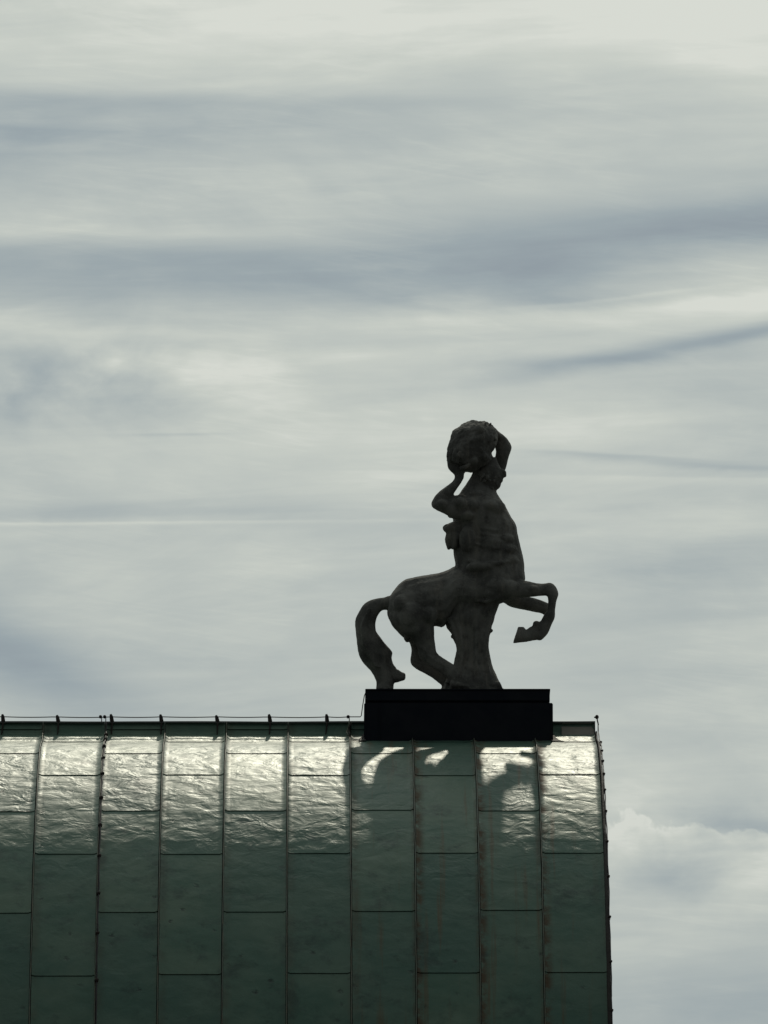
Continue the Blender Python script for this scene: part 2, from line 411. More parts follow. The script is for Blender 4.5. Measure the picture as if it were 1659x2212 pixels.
for i, kd in enumerate(kinds):
    x0, x1 = seams[i], seams[i + 1]
    mid_px = (x0 + x1) / 2 * F / zc1752 + CX
    vis = i >= outside
    J = (JA if kd == 'A' else JB)
    ys = [y - (mid_px - 400) / 900 * 7 * max(0, y - 1640) / 470 if 1640 < y < 2500 else y for y in J]
    ys = [y + (random.uniform(-1.2, 1.2) if 1640 < y < 2700 else 0) for y in ys]
    ss = [at_py(y)[3] for y in ys]
    if kd == 'A': ss.append(S_END)
    for a, b in zip(ss, ss[1:]): sheet(x0 + 0.0105, x1 - 0.0105, a, b, vis)  # wide inset bares dark underlay strips that stand in for shadow beside the seams
    # the far slope, never seen from here: plain sheets
    for a, b in zip(ss, ss[1:]): sheet(x0 + 0.004, x1 - 0.004, a, b, False, True)

def seam_rib(name, x, h, wd, m, parent, s0=0.0, s1=None, mirror=False, wob=0.005, step=0.05, lean=0.0, org=OR, grow=0.0):
    s1 = s1 or S_END; n = int((s1 - s0) / step); vs, fs = [], []
    for i in range(n + 1):
        s = s0 + (s1 - s0) * i / n; c, nn = frame_s(s)
        dx_ = wob * (noise.noise(Vector((x * 3, s * 1.7, 4))) + 0.5 * noise.noise(Vector((x * 3, s * 6.0, 8))))
        ww = wd * (1 + grow * i / n)
        hh = h * (1 + 0.18 * noise.noise(Vector((x, s * 4, 1))))
        for (u_, k_) in ((-ww, -0.004), (-ww * 0.7, hh * 0.85), (-ww * 0.45, hh), (ww * 0.45, hh), (ww * 0.7, hh * 0.85), (ww, -0.004)):
            q = c + nn * k_; vs.append(Vector((x + dx_ + u_ + lean * k_, -q.y if mirror else q.y, q.z)) - org)
    k = 6
    for i in range(n):
        for j in range(k): fs.append((i * k + j, i * k + (j + 1) % k, (i + 1) * k + (j + 1) % k, (i + 1) * k + j))
    fs.append(tuple(range(k))); fs.append(tuple(n * k + j for j in range(k)))
    return mesh_from(name, vs, fs, m, parent)
for i, x in enumerate(seams[:-1]):
    seam_rib('standing_seam', x, 0.032, 0.0065, M_SEAM, roof, lean=random.uniform(-0.15, 0.15))
    seam_rib('standing_seam', x, 0.032, 0.0065, M_SEAM, roof, mirror=True, step=0.15)
seam_rib('verge_strip', X_R + 0.008, 0.045, 0.012, M_VERGE, roof, s0=0.2, grow=1.5, wob=0.004)
seam_rib('verge_strip', X_R + 0.008, 0.045, 0.012, M_VERGE, roof, s0=0.2, grow=1.5, wob=0.004, mirror=True)
seam_rib('verge_strip', X_L, 0.045, 0.018, M_VERGE, roof, s0=0.2)
seam_rib('verge_strip', X_L, 0.045, 0.018, M_VERGE, roof, s0=0.2, mirror=True)
# closed top of the ridge upstand
TOPW = abs(prof[0][1])
vs, fs = [], []
for i in range(61):
    x = X_L + (X_R - X_L) * i / 60
    z = RIDGE_Z + 0.006 + 0.005 * noise.noise(Vector((x * 1.1, 0, 0)))
    for y, dz_ in ((-0.028, -0.022), (-0.016, 0.0), (0.016, 0.0), (0.028, -0.022)): vs.append(Vector((x, y, z + dz_)) - OR)
for i in range(60):
    for j in range(3): fs.append((i * 4 + j, i * 4 + j + 1, i * 4 + 5 + j, i * 4 + 4 + j))
mesh_from('ridge_cap', vs, fs, M_CAP, building, smooth=False)
# gable ends and walls below the roof
def gable(x0, x1, name):
    pts = []
    for i in range(41):
        c, nn = frame_s(S_END * i / 40); q = c - nn * 0.02; pts.append((q.y, q.z))
    ring = [(-y, z) for y, z in pts[::-1]] + pts
    ring += [(EAVE[1], 0.0), (-EAVE[1], 0.0)]
    vs = [Vector((x, y, z)) - OR for x in (x0, x1) for y, z in ring]; n = len(ring)
    fs = [tuple(range(n)), tuple(n + i for i in range(n))[::-1]] + [(i, (i + 1) % n, n + (i + 1) % n, n + i) for i in range(n)]
    return mesh_from(name, vs, fs, M_WALL, building, smooth=False)
gable(X_R - 0.35, X_R - 0.01, 'gable_wall'); gable(X_L + 0.01, X_L + 0.35, 'gable_wall')
for sgn in (1, -1):
    y0, y1 = sorted((EAVE[1] * sgn + 0.04 * sgn, EAVE[1] * sgn - 0.36 * sgn * -1 * -1))
    vs, fs = box_vf(X_L + 0.36, X_R - 0.36, min(EAVE[1] * sgn, EAVE[1] * sgn * 0.93), max(EAVE[1] * sgn, EAVE[1] * sgn * 0.93), 0.0, EAVE[2] - 0.02)
    mesh_from('wall', [Vector(v) - OR for v in vs], fs, M_WALL, building, smooth=False)
    yy = EAVE[1] * sgn
    vs, fs = box_vf(X_L, X_R, min(yy - 0.25 * (1 if yy < 0 else -1), yy + 0.02 * (1 if yy < 0 else -1)), max(yy - 0.25 * (1 if yy < 0 else -1), yy + 0.02 * (1 if yy < 0 else -1)), EAVE[2] - 0.22, EAVE[2] - 0.04)
    mesh_from('cornice', [Vector(v) - OR for v in vs], fs, M_WALL, building, smooth=False)

gm = mesh_from('ground', [(-6000, -6000, 0), (6000, -6000, 0), (6000, 6000, 0), (-6000, 6000, 0)], [(0, 1, 2, 3)], M_GROUND, smooth=False)
gm['kind'] = 'structure'

# ---------------------------------------------------------------- pedestal
A_F = 88 / PXM                                # front face sits just where the skirt ends
pf = V(CX, 1602, A_F); YF = pf.y
def zpix(py, y): return VY(CX, py, -y).z
ztop = zpix(1487.5, YF); zcapb = zpix(1513, YF); zbod = zpix(1518, YF); zbot = pf.z - 0.10
def xat(px, y): return VY(px, 1550, -y).x
PC = Vector(((xat(786, YF) + xat(1195, YF)) / 2, 0, zbot))
ped = thing('statue_pedestal', 'long black metal clad pedestal box straddling the roof ridge beneath the statue', 'pedestal', PC)
YBk = -YF
bevel_box('plinth_body', (xat(786.5, YF), xat(1194.5, YF), YF, YBk, zbot, zbod), M_BLACK, ped, 0.008, PC)
bevel_box('recessed_joint', (xat(795, YF), xat(1185, YF), YF + 0.045, YBk - 0.045, zbod, zcapb), M_BLACK, ped, 0.0, PC)
bevel_box('cap', (xat(790, YF), xat(1188, YF), YF + 0.012, YBk - 0.012, zcapb, ztop - 0.016), M_BLACK, ped, 0.006, PC)
bevel_box('cap_edge', (xat(789, YF), xat(1189, YF), YF + 0.004, YBk - 0.004, ztop - 0.016, ztop), M_BLACK, ped, 0.004, PC)
# flashing apron following the roof on both ends
def flashing(xa, xb, xin, mirror=False):
    vs, fs = [], []
    st, en = at_py(1589)[3], at_py(1603.5)[3]
    n = 6
    for i in range(n + 1):
        s = st + (en - st) * i / n; c, nn = frame_s(s); q = c + nn * 0.016
        f = (i / n) ** 2.2; xo = xin + (xa - xin) * (0.12 + 0.88 * f)
        for x in (xo, xb): vs.append(Vector((x, -q.y if mirror else q.y, q.z)))
    fs = [(2 * i, 2 * i + 1, 2 * i + 3, 2 * i + 2) for i in range(n)]
    o = mesh_from('flashing', [v - PC for v in vs], fs, M_FLASH, ped, smooth=False, normals=False)
    md = o.modifiers.new('thick', 'SOLIDIFY'); md.thickness = 0.004; md.offset = -1
for mr in (False, True):
    flashing(xat(1219, YF), xat(1190, YF), xat(1194, YF), mr)
    flashing(xat(762, YF), xat(790, YF), xat(787, YF), mr)
# corner edge trims and a thin front seam
for px in (789.5, 1191.5, 820):
    x = xat(px, YF)
    bevel_box('corner_trim' if px != 820 else 'front_seam', (x - 0.006, x + 0.006, YF - 0.006, YF + 0.002, pf.z - 0.02, zbod - 0.012), M_BLACK, ped, 0.0, PC)

# ---------------------------------------------------------------- statue
SO = Vector((VY(985, 1490).x, 0, ztop))
FR = {1: (898.0, 884.7, 0.16038), 2: (898.0, 1097.5, 0.20048), 3: (745.0, 1217.3, 0.16038), 4: (931.2, 1217.3, 0.17642)}
def PT(fr, x, y):
    ox, oy, k = FR[fr]; return ox + k * x, oy + k * y
YTOP_C = VY(CX, 1490, -0).z
def SP(px, py, d): 
    return VY(px, py, d)
def loft(ribs, n=16, power=2.0):
    """closed body through ribs: each rib is the limb's edge-to-edge chord, its depth centre and half-thickness (m)"""
    vs, fs = [], []; rr = []
    for fr, x1, y1, x2, y2, d, rd in ribs:
        a = PT(fr, x1, y1); b = PT(fr, x2, y2); rr.append((a, b, d, rd))
    # extra rounded ends
    def ring(a, b, d, rd, k):
        cx, cy = (a[0] + b[0]) / 2, (a[1] + b[1]) / 2; hx, hy = (b[0] - a[0]) / 2, (b[1] - a[1]) / 2
        c = SP(cx, cy, d)
        for j in range(n):
            q = 2 * math.pi * j / n; cs, sn = math.cos(q), math.sin(q)
            e = 2 / power
            cs = math.copysign(abs(cs) ** e, cs); sn = math.copysign(abs(sn) ** e, sn)
            p = SP(cx + hx * cs * k, cy + hy * cs * k, d) - fwd * (rd * sn * k)
            vs.append(p)
    # subdivide between ribs with Catmull-Rom
    def cr(p0, p1, p2, p3, t): return 0.5 * ((2 * p1) + (-p0 + p2) * t + (2 * p0 - 5 * p1 + 4 * p2 - p3) * t * t + (-p0 + 3 * p1 - 3 * p2 + p3) * t ** 3)
    flat = [(a[0], a[1], b[0], b[1], d, rd) for a, b, d, rd in rr]
    seq = []
    for i in range(len(flat) - 1):
        P = [flat[max(i - 1, 0)], flat[i], flat[i + 1], flat[min(i + 2, len(flat) - 1)]]
        for t_ in (0, 1 / 3, 2 / 3): seq.append([cr(*(p[k] for p in P), t_) for k in range(6)])
    seq.append(list(flat[-1]))
    for q in seq: ring((q[0], q[1]), (q[2], q[3]), q[4], max(q[5], 0.004), 1.0)
    k = len(seq)
    for i in range(k - 1):
        for j in range(n): fs.append((i * n + j, i * n + (j + 1) % n, (i + 1) * n + (j + 1) % n, (i + 1) * n + j))
    for end, i in ((0, 0), (1, k - 1)):
        c = sum((vs[i * n + j] for j in range(n)), Vector()) / n; ci = len(vs); vs.append(c)
        for j in range(n): fs.append((ci, i * n + (j + 1) % n, i * n + j) if end == 0 else (ci, i * n + j, i * n + (j + 1) % n))
    return vs, fs
def ball(fr, x, y, r, d, rd=None, ry=None):
    px, py = PT(fr, x, y); k = FR[fr][2] / PXM
    return sphere_vf(SP(px, py, d), r * k, rd or r * k, (ry or r) * k, 12, 8)

def fuse(name, pieces, parent, vox=0.011, smooth=3, amp=0.004, fr_=9.0, org=SO, m=None, cut_z=None):
    vs, fs = merge(*pieces)
    me = bpy.data.meshes.new('tmp'); me.from_pydata([v - org for v in vs], [], fs); me.update()
    bm = bmesh.new(); bm.from_mesh(me); bmesh.ops.recalc_face_normals(bm, faces=bm.faces); bm.to_mesh(me); bm.free()
    o = bpy.data.objects.new('tmp', me); col.objects.link(o)
    r = o.modifiers.new('r', 'REMESH'); r.mode = 'VOXEL'; r.voxel_size = vox
    if smooth:
        s = o.modifiers.new('s', 'SMOOTH'); s.iterations = smooth; s.factor = 0.5
    dg = bpy.context.evaluated_depsgraph_get()
    new = bpy.data.meshes.new_from_object(o.evaluated_get(dg))
    bpy.data.objects.remove(o); bpy.data.meshes.remove(me)
    new.name = name
    new.update()
    nrm = [v.normal.copy() for v in new.vertices]
    for v, nn in zip(new.vertices, nrm):
        p = v.co
        k = noise.noise(p * fr_) + 0.5 * noise.noise(p * fr_ * 2.3) + 0.3 * noise.noise(p * fr_ * 5.1)
        v.co = p + nn * (amp * k)
        if cut_z is not None and v.co.z < cut_z: v.co.z = cut_z
    new.update()
    return link(name, new, m or M_STONE, parent)

statue = thing('centaur_statue', 'dark stone centaur statue rearing on the black pedestal and lifting a boulder overhead', 'statue', SO)

body = []
# barrel of the horse (top edge, belly edge)
body.append(loft([
 (3, 612, 440, 590, 590, 0, .09), (3, 640, 385, 572, 700, 0, .17), (3, 700, 310, 650, 830, 0, .23), (3, 790, 225, 800, 930, 0, .26),
 (3, 880, 195, 930, 900, 0, .27), (3, 1050, 160, 1060, 860, 0, .27), (3, 1250, 130, 1230, 845, 0, .27), (3, 1400, 82, 1340, 845, 0, .27),
 (2, 430, 628, 450, 1085, 0, .27), (2, 620, 640, 600, 1100, 0, .27), (2, 800, 660, 760, 1065, 0, .26), (2, 950, 700, 890, 1040, 0, .25),
 (2, 1100, 760, 960, 1015, 0, .22), (2, 1170, 785, 1040, 1000, 0, .17)]))
# human torso
body.append(loft([
 (1, 690, 1000, 1100, 1010, 0, .10), (1, 590, 1132, 1088, 1105, 0, .17), (1, 520, 1200, 1130, 1180, 0, .24), (1, 480, 1300, 1190, 1272, 0, .27),
 (1, 485, 1400, 1245, 1372, 0, .27), (1, 500, 1480, 1290, 1452, 0, .26), (2, 402, 180, 1082, 178, 0, .25), (2, 405, 300, 1100, 282, 0, .235),
 (2, 400, 440, 1138, 448, 0, .225), (2, 424, 590, 1167, 570, 0, .235), (2, 440, 680, 1172, 680, 0, .25), (2, 540, 800, 1178, 775, 0, .26),
 (2, 660, 920, 1140, 860, 0, .25), (2, 760, 980, 1060, 940, 0, .22)], power=2.2))
# neck and skull
body.append(loft([(1, 772, 800, 1060, 820, -.02, .08), (1, 762, 860, 1060, 880, -.02, .08), (1, 700, 970, 1080, 980, -.01, .10), (1, 590, 1130, 1085, 1100, 0, .15), (1, 560, 1230, 1050, 1220, 0, .18)]))
body.append(loft([
 (1, 960, 640, 1085, 640, .02, .06), (1, 890, 735, 1120, 735, .02, .09), (1, 862, 790, 1150, 795, .02, .11), (1, 850, 850, 1165, 850, .02, .115), (1, 850, 910, 1165, 905, .02, .115),
 (1, 860, 970, 1140, 970, .02, .10), (1, 885, 1030, 1115, 1025, .02, .085), (1, 930, 1085, 1080, 1078, .02, .05)]))
body.append(loft([(1, 1110, 795, 1190, 800, .02, .05), (1, 1120, 832, 1216, 832, .02, .055), (1, 1125, 850, 1222, 856, .02, .028), (1, 1125, 880, 1226, 882, .02, .022), (1, 1120, 908, 1218, 908, .02, .030), (1, 1110, 924, 1176, 926, .02, .025)]))
body.append(loft([(1, 1080, 925, 1182, 930, .02, .045), (1, 1080, 950, 1176, 950, .02, .05), (1, 1080, 968, 1176, 970, .02, .045), (1, 1070, 984, 1154, 986, .02, .055),
 (1, 1040, 1010, 1150, 1015, .02, .065), (1, 1020, 1045, 1138, 1045, .02, .065), (1, 1010, 1075, 1120, 1068, .02, .055), (1, 1020, 1105, 1085, 1085, .02, .03)]))
body.append(ball(1, 1120, 905, 26, .085)); body.append(ball(1, 1150, 858, 18, .07)); body.append(ball(1, 1120, 905, 26, -.045))
body.append(ball(1, 965, 915, 26, .135, .02, 40))                                  # ear
# pectorals, back and belly muscles
for b in ((1, 1050, 1330, 170, .15, .12, 130), (1, 1090, 1360, 130, -.14, .13, 110), (1, 700, 1330, 150, .16, .14, 140), (2, 800, 380, 150, .16, .09, 130),
          (2, 960, 340, 110, .11, .10, 75), (2, 990, 455, 110, .11, .10, 75), (2, 1010, 575, 110, .11, .10, 75), (2, 880, 870, 170, .16, .14, 130),
          (1, 470, 1425, 42, .20, .06, 35), (4, 1290, 740, 45, .16, .05, 38), (4, 1335, 905, 40, .16, .05, 35), (3, 835, 1010, 40, .10, .05, 36)):
    body.append(ball(*b))

for b in ((1, 600, 1270, 105, .27, .10, 95), (1, 760, 1300, 120, .22, .10, 90), (1, 690, 1430, 110, .225, .09, 70), (1, 1010, 1310, 120, .205, .10, 78), (2, 560, 330, 95, .19, .08, 150),
          (2, 700, 640, 160, .20, .10, 60), (2, 1000, 870, 150, .21, .09, 95), (2, 820, 930, 110, .20, .08, 70), (3, 1130, 700, 120, .235, .08, 120), (3, 900, 700, 170, .245, .08, 190), (3, 760, 560, 120, .20, .09, 140),
          (3, 1060, 1000, 90, .185, .05, 110), (1, 360, 1280, 90, .31, .07, 70), (1, 420, 1130, 60, .28, .06, 80), (2, 1250, 870, 90, .205, .05, 40), (1, 940, 1190, 60, .13, .06, 40), (1, 820, 1150, 110, .14, .08, 60)):
    body.append(ball(*b))
def crease(fr, pts, d, r):
    body.append(tube_vf([SP(*PT(fr, x, y), dd) for (x, y), dd in zip(pts, d)], r, 7))
for k_ in range(4):                            # ribs under the breast
    y = 225 + (0, 70, 122, 190)[k_]
    crease(2, ((640 - 12 * k_, y - 40), (740, y - 5), (840, y + 15), (920, y + 10)), (.205, .225, .222, .205), [.010, .018 - .002 * k_, .019, .012])
crease(2, ((560, 560), (700, 600), (880, 600), (1080, 560)), (.20, .235, .235, .17), [.015, .026, .026, .016])   # waist fold
crease(2, ((640, 1000), (760, 1010), (880, 960), (960, 900)), (.20, .225, .235, .225), [.012, .022, .024, .015])
crease(3, ((1205, 620), (1170, 760), (1140, 880)), (.235, .235, .20), [.018, .03, .02])
crease(3, ((985, 1080), (1090, 1180), (1130, 1250), (1260, 1340), (1400, 1420)), (.18, .19, .185, .18, .17), [.02, .028, .026, .022, .018])
# near arm: upper arm to the elbow at the left, then forearm up to the boulder
body.append(loft([(1, 232, 1262, 222, 1318, .25, .05), (1, 300, 1170, 312, 1372, .26, .085), (1, 400, 1165, 420, 1422, .25, .095), (1, 500, 1158, 480, 1462, .22, .11),
 (1, 600, 1150, 570, 1480, .18, .13), (1, 720, 1160, 690, 1450, .13, .14)]))
body.append(loft([(1, 240, 1335, 430, 1290, .25, .06), (1, 207, 1275, 478, 1225, .25, .085), (1, 248, 1180, 495, 1180, .25, .09), (1, 312, 1110, 515, 1135, .24, .085), (1, 400, 1042, 562, 1060, .22, .075),
 (1, 480, 982, 606, 1000, .20, .06), (1, 525, 920, 645, 925, .18, .045), (1, 515, 872, 655, 860, .17, .045), (1, 440, 800, 675, 842, .16, .06), (1, 422, 720, 620, 790, .15, .055), (1, 420, 650, 560, 700, .15, .045)]))
# its fingers spread up the boulder
for (x1, y1, x2, y2, x3, y3, d) in ((450, 700, 440, 630, 442, 560, .12), (480, 700, 470, 600, 480, 520, .22), (520, 700, 520, 600, 535, 520, .27), (560, 720, 575, 630, 600, 560, .29), (600, 800, 680, 770, 740, 730, .24)):
    pts = [SP(*PT(1, x, y), d_) for x, y, d_ in ((x1, y1, d), (x2, y2, d + .03), (x3, y3, d + .02))]
    body.append(tube_vf(pts, [.026, .023, .017], 8))
# far arm: rises behind the head, bends, hand on top of the boulder
body.append(loft([(1, 900, 1180, 1100, 1240, -.17, .11), (1, 940, 1040, 1050, 1060, -.18, .09), (1, 980, 940, 1095, 945, -.19, .085), (1, 1050, 840, 1195, 835, -.19, .085), (1, 1072, 740, 1226, 750, -.19, .085),
 (1, 1066, 650, 1250, 655, -.18, .085), (1, 1078, 570, 1282, 560, -.17, .08), (1, 1062, 480, 1292, 500, -.16, .075), (1, 1075, 410, 1266, 440, -.15, .07), (1, 1085, 380, 1192, 350, -.13, .065),
 (1, 1040, 350, 1115, 292, -.11, .055), (1, 1000, 320, 1062, 240, -.09, .05), (1, 950, 290, 1020, 222, -.07, .05)]))
for (x1, y1, x2, y2, x3, y3, d) in ((990, 250, 940, 215, 890, 205, -.05), (985, 260, 910, 225, 830, 215, .02), (990, 275, 920, 250, 850, 250, .08), (1010, 290, 960, 290, 910, 300, .13), (1020, 330, 1050, 370, 1080, 420, .10)):
    pts = [SP(*PT(1, x, y), d_) for x, y, d_ in ((x1, y1, d), (x2, y2, d + .03), (x3, y3, d + .04))]
    body.append(tube_vf(pts, [.024, .021, .015], 8))
# near foreleg with its folded cannon and hoof
body.append(loft([(4, 760, 180, 760, 480, .10, .14), (4, 950, 190, 900, 450, .13, .12), (4, 1155, 208, 1060, 425, .15, .10), (4, 1290, 238, 1215, 412, .16, .08), (4, 1385, 243, 1350, 397, .16, .07), (4, 1470, 236, 1400, 392, .16, .072),
 (4, 1530, 292, 1425, 405, .16, .072), (4, 1560, 375, 1433, 445, .16, .06), (4, 1538, 460, 1432, 490, .16, .05), (4, 1521, 560, 1424, 565, .16, .048), (4, 1520, 650, 1376, 635, .16, .055),
 (4, 1475, 755, 1336, 708, .16, .055), (4, 1428, 858, 1252, 742, .16, .058), (4, 1352, 938, 1240, 765, .16, .06), (4, 1290, 938, 1200, 786, .16, .05), (4, 1175, 960, 1162, 812, .16, .045),
 (4, 1120, 968, 1132, 776, .16, .06), (4, 1003, 976, 1066, 774, .16, .072)]))
# far foreleg, tucked behind the near one
body.append(loft([(4, 860, 300, 850, 470, -.10, .13), (4, 1000, 350, 905, 490, -.13, .10), (4, 1100, 380, 960, 526, -.15, .08), (4, 1260, 420, 1130, 569, -.16, .065), (4, 1380, 462, 1330, 608, -.16, .06), (4, 1470, 510, 1380, 632, -.16, .06),
 (4, 1500, 600, 1400, 660, -.16, .05), (4, 1480, 700, 1392, 700, -.16, .045), (4, 1430, 800, 1345, 760, -.16, .045), (4, 1370, 880, 1290, 800, -.16, .05), (4, 1290, 900, 1230, 820, -.16, .045), (4, 1190, 930, 1180, 850, -.16, .055)]))
# hindquarters
body.append(loft([(3, 760, 400, 1150, 380, .04, .05), (3, 690, 470, 1180, 430, .09, .15), (3, 612, 600, 1190, 560, .12, .16), (3, 600, 760, 1215, 700, .14, .16), (3, 720, 920, 1205, 830, .14, .14), (3, 880, 1000, 1204, 900, .14, .11), (3, 950, 1080, 1205, 990, .14, .085),
 (3, 985, 1180, 1218, 1110, .14, .065), (3, 1005, 1265, 1250, 1212, .14, .06), (3, 1090, 1345, 1345, 1285, .14, .055), (3, 1230, 1435, 1468, 1362, .14, .052), (3, 1340, 1520, 1540, 1430, .14, .052),
 (3, 1400, 1600, 1600, 1510, .14, .06), (3, 1410, 1690, 1640, 1610, .14, .075)]))
body.append(loft([(3, 740, 400, 1150, 380, -.04, .05), (3, 600, 560, 1180, 520, -.13, .16), (3, 600, 770, 1150, 720, -.14, .15), (3, 720, 935, 1100, 850, -.14, .13), (3, 812, 1022, 1090, 940, -.14, .10), (3, 872, 1066, 1080, 1020, -.14, .085),
 (3, 895, 1180, 1080, 1150, -.14, .065), (3, 880, 1325, 1080, 1260, -.14, .06), (3, 950, 1412, 1120, 1300, -.14, .055), (3, 1130, 1512, 1270, 1390, -.14, .052), (3, 1240, 1592, 1370, 1470, -.14, .052),
 (3, 1306, 1645, 1450, 1540, -.14, .06), (3, 1290, 1692, 1480, 1630, -.14, .075)]))
body.append(ball(3, 840, 1030, 34, -.10))
# tail
body.append(loft([(3, 680, 430, 640, 600, 0, .07), (3, 585, 437, 572, 622, 0, .07), (3, 540, 455, 520, 627, 0, .07), (3, 400, 477, 478, 650, 0, .08), (3, 300, 516, 440, 710, 0, .09), (3, 215, 600, 417, 775, 0, .10),
 (3, 140, 760, 411, 830, 0, .11), (3, 140, 880, 425, 915, 0, .115), (3, 152, 1000, 490, 1010, 0, .12), (3, 167, 1130, 590, 1130, 0, .12), (3, 185, 1225, 640, 1200, 0, .12), (3, 225, 1310, 633, 1262, 0, .115),
 (3, 290, 1390, 650, 1345, 0, .11), (3, 350, 1455, 690, 1412, 0, .10), (3, 405, 1545, 700, 1500, 0, .10), (3, 423, 1605, 662, 1612, 0, .10), (3, 416, 1692, 658, 1692, 0, .11)]))
body.append(loft([(3, 560, 1480, 560, 1600, 0, .07), (3, 690, 1425, 680, 1606, 0, .07), (3, 760, 1458, 755, 1588, 0, .065), (3, 800, 1474, 798, 1574, 0, .055), (3, 815, 1490, 815, 1555, 0, .03)]))
for k_ in range(5):                            # strands of the tail
    pts = [SP(*PT(3, x, y), .10 + 0.02 * math.cos(k_)) for x, y in ((330 + 8 * k_, 600 + 20 * k_), (230 + 35 * k_, 850), (260 + 45 * k_, 1080), (330 + 55 * k_, 1230 + 5 * k_), (430 + 30 * k_, 1400))]
    body.append(tube_vf(pts, [.014, .022, .024, .022, .012], 6))
fuse('body', body, statue, 0.010, 1, 0.0035, 9.0, cut_z=-0.002)

# curls of hair and beard, carved as knobs
hair = []
rnd = random.Random(3)
for i in range(110):
    th = rnd.uniform(0, 2 * math.pi); ph = rnd.uniform(-0.35, 1.5)
    cx, cy = 985, 890
    x = cx + 140 * math.cos(ph) * math.cos(th) - 10; y = cy - 150 * math.sin(ph) + 30; d = .02 + .112 * math.cos(ph) * math.sin(th)
    if x > 1085 and y > 830: continue
    hair.append(ball(1, x, y, rnd.uniform(17, 27), d))
for i in range(46):
    x = rnd.uniform(960, 1105); y = rnd.uniform(985, 1078)
    if x > 1135 - (y - 985) * 0.5: continue
    hair.append(ball(1, x, y, rnd.uniform(12, 19), .02 + rnd.choice((-1, 1)) * rnd.uniform(.045, .085)))
fuse('hair', hair, statue, 0.009, 1, 0.002, 20)

rock = [loft([(1, 745, 146, 870, 152, 0, .08), (1, 655, 192, 1000, 192, 0, .17), (1, 560, 248, 1060, 240, 0, .24), (1, 494, 302, 1096, 290, 0, .27), (1, 456, 420, 1118, 400, 0, .29),
 (1, 424, 530, 1080, 480, 0, .29), (1, 420, 620, 1026, 590, 0, .28), (1, 432, 710, 1045, 680, 0, .25), (1, 480, 785, 950, 768, 0, .20), (1, 600, 845, 790, 830, 0, .10)])]
for i in range(34):
    an, ra = rnd.uniform(0, 2 * math.pi), rnd.uniform(0, 1) ** 0.5
    rock.append(ball(1, 770 + 230 * ra * math.cos(an), 490 + 230 * ra * math.sin(an), rnd.uniform(35, 80), rnd.choice((-1, 1)) * rnd.uniform(.20, .26), rnd.uniform(.03, .06)))
for i in range(16): rock.append(ball(1, rnd.uniform(760, 1000), rnd.uniform(178, 250), rnd.uniform(14, 26), rnd.uniform(-.05, .2)))
for i in range(14): rock.append(ball(1, rnd.uniform(740, 1010), rnd.uniform(172, 205), rnd.uniform(12, 24), rnd.uniform(-.10, .14)))
fuse('boulder', rock, statue, 0.010, 0, 0.017, 10)

trunk = [loft([(4, 120, 440, 870, 400, 0, .20), (4, 150, 560, 835, 500, 0, .20), (4, 170, 660, 800, 600, 0, .20), (4, 185, 780, 772, 700, 0, .18), (4, 249, 862, 746, 780, 0, .165), (4, 262, 915, 738, 840, 0, .155), (4, 296, 985, 714, 905, 0, .15), (4, 314, 1065, 710, 1010, 0, .15),
 (4, 306, 1160, 718, 1110, 0, .15), (4, 280, 1240, 745, 1222, 0, .16), (4, 230, 1330, 785, 1320, 0, .18), (4, 180, 1430, 833, 1430, 0, .21), (4, 130, 1540, 885, 1540, 0, .24)])]
trunk.append(ball(4, 735, 822, 27, .05)); trunk.append(ball(4, 262, 895, 26, .04))
for k_ in range(7):                            # folds and roots running down the trunk
    x0 = 210 + 85 * k_
    pts = [SP(*PT(4, x, y), .13 + .02 * math.sin(k_ * 2)) for x, y in ((x0, 660), (x0 * 0.75 + 140, 860), (x0 * 0.62 + 205, 1060), (x0 * 0.75 + 140, 1260), (x0, 1480))]
    trunk.append(tube_vf(pts, [.03, .026, .022, .026, .04], 7))
fuse('tree_trunk_support', trunk, statue, 0.012, 2, 0.006, 6, cut_z=-0.002)
pelt = [loft([(2, 420, 140, 520, 140, .08, .10), (2, 325, 176, 540, 190, .08, .11), (2, 288, 215, 540, 235, .08, .11), (2, 300, 250, 540, 268, .08, .09), (2, 322, 272, 540, 290, .08, .10), (2, 310, 325, 520, 335, .07, .10), (2, 322, 385, 480, 385, .06, .08), (2, 334, 420, 420, 412, .05, .06), (2, 350, 450, 385, 430, .05, .035)])]
pelt.append(loft([(2, 380, 330, 470, 330, .10, .08), (2, 385, 400, 470, 400, .09, .08), (2, 392, 440, 460, 436, .08, .06)]))
fuse('pelt', pelt, statue, 0.010, 1, 0.010, 11)
footing = [loft([(4, 120, 1524, 890, 1524, 0, .26), (4, 112, 1534, 896, 1534, 0, .27), (4, 110, 1545, 898, 1545, 0, .27)]),
           loft([(4, 640, 1460, 700, 1530, .12, .05), (4, 780, 1440, 800, 1530, .12, .05), (4, 840, 1440, 880, 1530, .1, .04)]),
           loft([(4, 230, 1420, 240, 1530, .16, .07), (4, 330, 1440, 330, 1530, .18, .09), (4, 470, 1480, 470, 1530, .18, .08)])]
fuse('base_rock', footing, statue, 0.013, 1, 0.006, 8, cut_z=-0.002)

